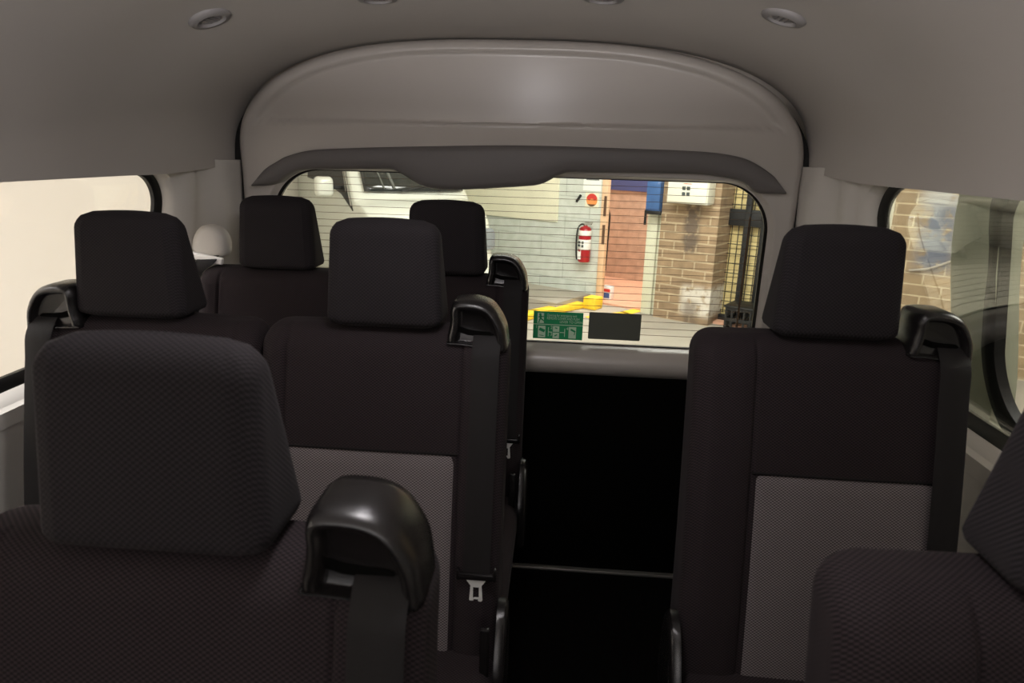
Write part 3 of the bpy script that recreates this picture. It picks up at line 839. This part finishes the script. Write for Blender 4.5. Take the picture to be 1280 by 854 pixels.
# cage: straw coloured boards with black mesh and posts
sC0 = sP1; sC1 = W(975, 300, .3)[0]
yb = wall_empty('storage_cage', (sC0+sC1)/2, 0, .3, label='black wire mesh storage cage in front of straw yellow boards', cat='cage')
c = (sC0+sC1)/2; hwc = (sC1-sC0)/2
MB().box(-hwc-.1, hwc+.35, .06, .10, 0, 4.2).build('back_board', MT['straw'], yb, smooth=False)
m = MB()
for k in range(int((2*hwc+.4)/.085)): X = -hwc-.05+.085*k; m.box(X-.0045, X+.0045, -.005, .005, .12, 4.1)
for k in range(34): Z = .15+.125*k; m.box(-hwc-.08, hwc+.3, -.01, .0, Z-.0045, Z+.0045)
m.build('wire_mesh', MT['mesh_black'], yb, smooth=False)
for px in (930, 951): X = W(px, 320, .25)[0]-c; MB().box(X-.035, X+.035, -.10, -.02, 0, 4.1, .006).build('post', MT['mesh_black'], yb)
z0_, z1_b = W(930, 283, .25)[1], W(930, 262, .25)[1]
MB().box(-hwc-.05, hwc+.3, -.06, -.015, z0_, z1_b, .006).build('rail', MT['mesh_black'], yb)
MB().box(-hwc-.05, hwc+.3, -.06, .0, .02, .10, .006).build('rail', MT['mesh_black'], yb)

# black milk crate
cp = at(930, 413, Z=GZ)
cr = empty('crate', (cp[0], cp[1], GZ), ang, label='black plastic milk crate on the floor in front of the cage', cat='crate')
m = MB(); w = .20; Hc = .31
for z in (0, .13, .27): m.box(-w, w, -w, -w+.02, z, z+.04, .004); m.box(-w, w, w-.02, w, z, z+.04, .004); m.box(-w, -w+.02, -w, w, z, z+.04, .004); m.box(w-.02, w, -w, w, z, z+.04, .004)
for i in range(6):
    q = -w+.012+(2*w-.024)*i/5
    for X, Y in ((q, -w+.01), (q, w-.01), (-w+.01, q), (w-.01, q)): m.box(X-.012, X+.012, Y-.009, Y+.009, 0, Hc)
m.build('crate_body', MT['crate'], cr, smooth=False)
MB().box(-w-.02, w+.02, -w-.02, w+.02, Hc-.01, Hc+.02, .01).build('lid', MT['crate'], cr)

# brick wall seen through the right window
rs0 = W(1112, 300)[0]
st2 = [('s', (96, 108, 128), rs0+.28, rs0+.62, 1.0, 2.7, .10, .85), ('s', (208, 206, 196), rs0+.25, rs0+.8, 1.7, 2.15, .10, .7), ('s', (128, 104, 150), rs0+.65, rs0+.85, 2.0, 2.7, .05, .6),
       ('s', (214, 208, 180), rs0+1.2, rs0+9, -.1, 0.02, .03, .6)]
rm = brick('tan_garage_brick', (146, 126, 96), (162, 140, 106), (196, 180, 146), bw=.37, bh=.120, ms=.009, stains=st2)
o = wobj(MB().box(rs0, rs0+9, -.05, .2, 0, 4.2).build('wall_garage_right', rm, smooth=False)); o['kind'] = 'structure'
o = wobj(MB().box(sC1+.3, rs0, 0, .2, 0, 4.2).build('wall_garage_link', MT['whitewash'], smooth=False)); o['kind'] = 'structure'
# thin cable sagging over that wall
a = W(1150, 340, -.1); m = MB()
cps = [(1136, 338), (1160, 336), (1185, 328), (1210, 317), (1240, 305), (1262, 310), (1300, 285)]
pts = [W(x, y, -.08) for x, y in cps]
m.tube([(p[0]-pts[0][0], 0, p[1]-pts[0][1]) for p in catmull(pts, 5, False)], .012)
o = wobj(m.build('wall_cable', MT['concrete']), pts[0][0], pts[0][1], -.08); tag(o, 'pale cable rising to the right across the tan brick wall', 'cable')

# ---- things on the painted wall
a = W(583, 205); b = W(697.5, 277.5)
o = wobj(MB().box(a[0]-.9, b[0], -.03, 0, 0, 1.7, .004).build('cream_board', MT['cream'], smooth=False), 0, b[1], 0)
tag(o, 'large cream board fixed high on the painted wall behind the white van', 'board')
a = W(730.5, 216); b = W(751.5, 239.5)
pn = wall_empty('paper_notice', (a[0]+b[0])/2, b[1], 0, label='white paper notice above the round red sign', cat='notice')
hw_ = (b[0]-a[0])/2
MB().box(-hw_, hw_, -.008, 0, 0, a[1]-b[1]+.05).build('sheet', MT['paper'], pn, smooth=False)
MB().box(-hw_*.7, hw_*.75, -.0095, -.008, (a[1]-b[1])*.60, (a[1]-b[1])*.68).build('printed_line', MT['grey_ink'], pn, smooth=False)
a = W(732.5, 240); b = W(748, 260.5)
fs = wall_empty('extinguisher_sign', (a[0]+b[0])/2, b[1], 0, label='cream sign with a red and orange disc above the fire extinguisher', cat='sign')
hw_ = (b[0]-a[0])/2; H = a[1]-b[1]
MB().box(-hw_, hw_, -.008, 0, 0, H).build('plate', MT['cream'], fs, smooth=False)
R0 = hw_*.82
def disc(x, z, r, n=28, a0=0, a1=2*PI): return [(x+r*math.cos(a0+(a1-a0)*k/n), z+r*math.sin(a0+(a1-a0)*k/n)) for k in range(n+(a1-a0 < 6.2))]
MB().prism(disc(0, H/2, R0*1.0, 28), -.010, -.008).build('disc', MT['orange'], fs, smooth=False)
m = MB(); pr = disc(0, H/2, R0*1.02, 20, .25, PI-.25) + disc(0, H/2-.02, R0*.45, 14, .3, PI-.3)[::-1]
m.prism(pr, -.012, -.010).build('red_arch', MT['red_ink'], fs, smooth=False)
MB().prism(disc(0, H/2, R0*1.0, 12, PI+.7, 2*PI-.7), -.012, -.010).build('brown_base', MT['brown'], fs, smooth=False)
a = W(724, 248)
o = wobj(MB().box(-.016, .016, -.03, 0, -.06, .06, .006, 2, Matrix.Rotation(.6, 4, 'Y')).build('wall_hook', MT['mesh_black']), a[0], a[1], 0)
tag(o, 'small dark slanted hook on the wall left of the round sign', 'hook')
# fire extinguisher
a = W(729.5, 327, -.1); b = W(731, 283, -.1)
fx = wall_empty('fire_extinguisher', a[0], a[1], -.10, label='red fire extinguisher with white labels and a black hose on the wall', cat='fire extinguisher')
H = b[1]-a[1]; R = .088
MB().lathe([(R*.9, 0), (R, .012), (R, H*.86), (R*.93, H*.93), (R*.7, H*.985), (R*.35, H), (R*.33, H*1.03)], (0, 0, 0), 32).build('cylinder', MT['red'], fx, ang=50)
m = MB(); m.lathe([(R*1.012, H*.36), (R*1.015, H*.361), (R*1.015, H*.64), (R*1.012, H*.641)], (0, 0, 0), 32); m.lathe([(R*1.012, H*.75), (R*1.015, H*.751), (R*1.015, H*.87), (R*.95, H*.90)], (0, 0, 0), 32)
m.build('label_band', MT['label'], fx)
m = MB()
for i, (u, v, w_, h_) in enumerate(((-.4, .56, .2, .06), (-.4, .47, .2, .06), (.2, .56, .16, .07), (.2, .46, .16, .07))):
    m.box(R*u-R*w_, R*u+R*w_, -R*1.06, -R*.8, H*v-H*h_/2, H*v+H*h_/2)
m.build('label_print', MT['dark_ink'], fx, smooth=False)
m = MB(); m.box(-R*.62, -R*.05, -R*1.03, -R*.75, H*.08, H*.30); m.box(-R*.12, -R*.02, -R*1.04, -R*.75, H*.08, H*.60); m.build('label_strip', MT['label'], fx, smooth=False)
MB().cyl((0, 0, H), (0, 0, H*1.07), .022).box(-.02, .12, -.012, .012, H*1.05, H*1.08, .004, 2, Matrix.Rotation(-.05, 4, 'Y')).box(-.01, .11, -.010, .010, H*1.10, H*1.13, .004).build('valve_handle', MT['steel'], fx)
hp = catmull([(-.01, 0, H*1.05), (-.06, -.01, H*1.05), (-.105, -.02, H*.95), (-.118, -.03, H*.7), (-.118, -.03, H*.4), (-.112, -.02, H*.12), (-.10, -.02, H*.04)], 6, False)
MB().tube(hp, .012).build('hose', MT['mesh_black'], fx)

# yellow lines and kerb
def ground_strip(name, pts_px, w, h, m, label):
    P = [at(x, y, Z=GZ+h) for x, y in pts_px]; mb = MB()
    for p, q in zip(P, P[1:]):
        d = (q-p); L = np.linalg.norm(d); a_ = math.atan2(d[1], d[0])
        mb.box(-.03, L+.03, -w/2, w/2, 0.001, h, min(.02, h*.4), 2, Matrix.Translation((p[0], p[1], GZ)) @ Matrix.Rotation(a_, 4, 'Z'))
    return tag(mb.build(name, m), label, 'floor marking')
ground_strip('yellow_kerb', [(640, 395), (668, 388), (723, 377)], .17, .09, MT['yellow'], 'raised yellow kerb below the fire extinguisher')
a = W(740, 368, -.3)
o = wobj(MB().box(-.10, .10, -.12, .1, 0, .17, .02).build('yellow_stop_block', MT['yellow']), W(738, 375, -.3)[0]+.02, 0, -.25)
tag(o, 'yellow painted block where the kerb meets the doorway', 'kerb block')
ground_strip('yellow_line', [(738, 397), (782, 391), (812, 384)], .16, .008, MT['yellow'], 'flat yellow line painted on the floor at the doorway')

# side walls and ceiling of the garage for bounce light
o = MB().box(-4.3, -4.1, -8, 16, GZ, 3.4).build('wall_garage_left', MT['pale_wall'], smooth=False); o['kind'] = 'structure'
o = MB().box(-14, 16, -8, 16, 3.4, 3.5).build('ceiling_garage', MT['pale_wall'], smooth=False); o['kind'] = 'structure'

# ------------------------------------------------------------------ parked white van
vp = at(448, 249, Y=8.3)
hd = math.radians(-90+36)
van = empty('parked_van', (vp[0], vp[1], GZ), hd, label='white van parked behind, with its mirror and windscreen showing', cat='van')
VW = 1.62; zw = vp[2]-GZ
print('van base z', zw)
# local: x forward, y left (vehicle), origin at the right-hand base corner of the windscreen
prof = [(-4.0, .35), (-4.0, zw+.75), (-3.9, zw+.95), (-1.0, zw+1.0), (-.78, zw+.93), (-.02, zw+.02), (.02, zw), (.30, zw-.07), (.52, zw-.17), (.64, zw-.32), (.70, zw-.6), (.74, .55), (.70, .32), (.3, .28), (-3.8, .28)]
prof = [tuple(p) for p in catmull(prof, 3)]
rings = []
for t in [-1, -.985, -.95, -.88, -.75, -.5, -.2, 0, .2, .5, .75, .88, .95, .985, 1]:
    rnd = (1-math.sqrt(max(0, 1-abs(t)**6)))*.10
    ring = []
    for x, z in prof:
        xx = x-(.16*abs(t)**3 if x > -.9 else 0)-(rnd if x > 0 else -rnd if x < -3.5 else 0)
        if z > zw: tum = 1-.12*(z-zw)
        else: tum = 1
        zz = z-(rnd*.5 if z > zw-.05 else 0)
        ring.append((xx, VW/2+t*VW/2*tum, zz))
    if t == 1: rings.append(ring)
    caps = [[(-1.7+(x+1.7)*q, VW/2+t*VW/2*(1-.12*max(0, .9+(z-.9)*q-zw)), .9+(z-.9)*q) for x, y_, z in ring] for q in (.05, .25, .45, .65, .82, .93)] if abs(t) == 1 else []
    if t == -1: rings += caps+[ring]
    elif t == 1: rings += caps[::-1]
    else: rings.append(ring)
body = loft('body', rings, MT['white_paint'], van, ang=40)
# windscreen plane
def scr(x_, t, off):  # t -1..1 across, x_ 0 base..1 top
    x = -.02-.72*x_; z = zw+.04+.86*x_
    tum = 1-.12*(z-zw); return (x-.16*abs(t)**3*1+off*.75, VW/2+t*VW/2*tum, z+off*.65)
def scr_panel(name, m, u0, u1, v0, v1, off, parent, n=16):
    g = [[scr(v0+(v1-v0)*j/8, u0+(u1-u0)*i/n, off) for j in range(9)] for i in range(n+1)]
    o = loft(name, g, m, parent, cap=False, closed=False); sd = o.modifiers.new('t', 'SOLIDIFY'); sd.thickness = .012; return o
wsn = scr_panel('windscreen', MT['car_glass'], -.86, .86, .03, .95, .035, van)
# things glimpsed through it, set on the glass side: pillar reflections and a hanging tag
gr = [[scr(v, u, .05) for v in (.06, .9)] for u in (-.50, -.44)]
for u, m_, v1 in ((-.40, 'car_int', .9), (-.56, 'car_int', .9)):
    q0 = scr(.06, u, .045); q1 = scr(v1, u-.18, .045)
    MB().tube([q0, q1], .018 if u > -.5 else .010).build('inner_pillar', MT[m_], wsn)
q = scr(.40, -.12, .052)
MB().lathe([(.004, .14), (.004, .06), (.02, .05), (.04, .02), (.045, -.02), (.03, -.06), (.006, -.08)], q, 14).build('hanging_tag', MT['label'], wsn)
for u0, u1 in ((-.30, .25), (.35, .86)):
    MB().tube([scr(.02, u0, .055), scr(.10, u1, .055)], .012).build('wiper', MT['car_black'], van)
# side window on the near side (vehicle right, y = 0)
def sidept(x, z, off=.012): return (x, VW/2-VW/2*(1-.12*max(0, z-zw))-off, z)
sw = [(-.20, zw-.16), (-.62, zw+.02), (-1.10, zw+.10), (-2.2, zw+.16), (-2.2, zw+.84), (-.93, zw+.86)]
v = [sidept(x, z) for x, z in sw]+[sidept(x, z, -.02) for x, z in sw]; n = len(sw)
mesh('side_window', v, [tuple(range(n)), tuple(range(n, 2*n))[::-1]]+[(k, (k+1) % n, n+(k+1) % n, n+k) for k in range(n)], MT['car_black'], van, smooth=False)
sw = [(-.42, zw+.0), (-.62, zw+.07), (-.86, zw+.12), (-.90, zw+.80), (-.88, zw+.80)]
mm = MB(); mm.tube([sidept(-.22, zw-.10, .02), sidept(-.50, zw+.28, .02), sidept(-.86, zw+.84, .02)], .012); mm.tube([sidept(-.42, zw+.06, .02), sidept(-.86, zw+.76, .02)], .008); mm.build('window_trim', MT['steel'], van)
MB().cyl(sidept(-.62, zw+.10, 0), sidept(-.62, zw+.10, .22), .02).build('mirror_arm', MT['car_black'], van)
rings = []
for d, sc_ in ((-.08, .8), (-.06, .97), (0, 1), (.05, .95), (.09, .8), (.10, .6)):
    rings.append([(-.62+d, -.235+yy*sc_, zw+.115+zz*sc_) for yy, zz in rrect(-.115, .115, -.13, .13, .06, .05, 6)])
loft('wing_mirror', rings, MT['white_paint'], van, ang=50)
# headlamps, grille, bumper, wheels
for t in (-1, 1):
    yc = VW/2+t*VW*.385; rings = []
    for off, sc_ in ((-.06, 1), (.012, 1), (.022, .9), (.026, .6)):
        rings.append([(.60-.06*abs((yy*sc_*t+.27))*1.2+off-.00*zz, yc+yy*sc_, zw-.50+zz*sc_) for yy, zz in rrect(-.17, .17, -.12, .16, .08, .05, 5)])
    loft('headlamp', rings, MT['lamp_glass'], van, ang=50)
MB().box(.62, .72, VW*.28, VW*.72, zw-.62, zw-.42, .03).build('grille', MT['car_black'], van)
MB().box(.50, .80, .06, VW-.06, .32, .60, .07, 4).build('bumper', MT['white_paint'], van)
for x in (-.25, -3.1):
    for yy in (.02, VW-.22):
        wz = empty('x', (0, 0, 0)); bpy.data.objects.remove(wz)
        m = MB(); m.cyl((x, yy, .33), (x, yy+.2, .33), .33, n=32); wh = m.build('wheel', MT['tyre'], van)
        MB().cyl((x, yy-.01, .33), (x, yy+.21, .33), .19, n=24).build('hub', MT['steel'], wh)

# ================================================================== LIGHT
def area(name, loc_, tgt, sx_, sy_, power, col=(1, 1, 1)):
    l = bpy.data.lights.new(name, 'AREA'); l.shape = 'RECTANGLE'; l.size = sx_; l.size_y = sy_; l.energy = power; l.color = col
    o = bpy.data.objects.new(name, l); COL.objects.link(o); o.location = loc_
    d = Vector(tgt)-Vector(loc_); o.rotation_euler = d.to_track_quat('-Z', 'Y').to_euler(); return o
# the garage's ceiling lights, plus added fills from the front
area('garage_light_rear', (0.5, 6.2, 3.3), (0.6, 7.6, 0), 3.2, 2.0, 350, (1, 1, .95))
area('garage_light_left', (-2.9, 1.2, 3.3), (-3.4, 1.2, 0), .8, 6, 340, (.99, .98, 1))
area('garage_light_right', (4.0, 3.5, 3.3), (4.2, 4.6, 0), 2.0, 4, 330, (1, .98, .92))
area('windscreen_fill', (0, -4.4, 2.4), (0, 0, 1.35), 4, 2.0, 90, (1, .96, .96))  # added fill standing for the bright garage beyond the windscreen
area('low_front_fill', (CXV, -3.6, .45), (CXV, 1.8, 1.65), 1.6, .5, 430, (1, .95, .96))  # added unseen fill, aimed upwards to brighten the headliner
pl_ = P0+E_*((sL+sR)/2+.2)+NN*1.0
area('passage_light', (pl_[0], pl_[1], 3.1), (pl_[0]+.2, pl_[1]+.4, 0), .8, .8, 150, (1, .95, .9))
# the van's own roof lamp, just above and ahead of the frame
dl = empty('roof_lamp', (CXV+.05, .75, 1.70), kind='structure'); dl.name = 'trim_5'
MB().box(-.10, .10, -.05, .05, -.025, .01, .01).build('lamp_housing', MT['plastic'], dl)
pt = bpy.data.lights.new('roof_lamp_light', 'AREA'); pt.shape = 'RECTANGLE'; pt.size = .18; pt.size_y = .08; pt.energy = 4.2; pt.color = (1, .96, .97)
o = bpy.data.objects.new('roof_lamp_light', pt); COL.objects.link(o); o.location = (CXV+.05, .75, 1.672)
pt = bpy.data.lights.new('ceiling_fill', 'POINT'); pt.shadow_soft_size = .05; pt.energy = 4.0; pt.color = (1, .95, 1)
o = bpy.data.objects.new('ceiling_fill', pt); COL.objects.link(o); o.location = (CXV+.02, .98, 1.60)  # added point light without a fitting, lifts the middle of the ceiling
w = bpy.data.worlds.new('world'); S.world = w; w.use_nodes = True
w.node_tree.nodes['Background'].inputs[0].default_value = (1, .97, .93, 1); w.node_tree.nodes['Background'].inputs[1].default_value = .25
S.view_settings.view_transform = 'Standard'; S.view_settings.look = 'None'; S.view_settings.gamma = 1
S.view_settings.exposure = 0; S.view_settings.use_curve_mapping = False
S.cycles.max_bounces = 10; S.cycles.diffuse_bounces = 5; S.cycles.transparent_max_bounces = 16
S.cycles.use_denoising = True
bpy.context.view_layer.update()
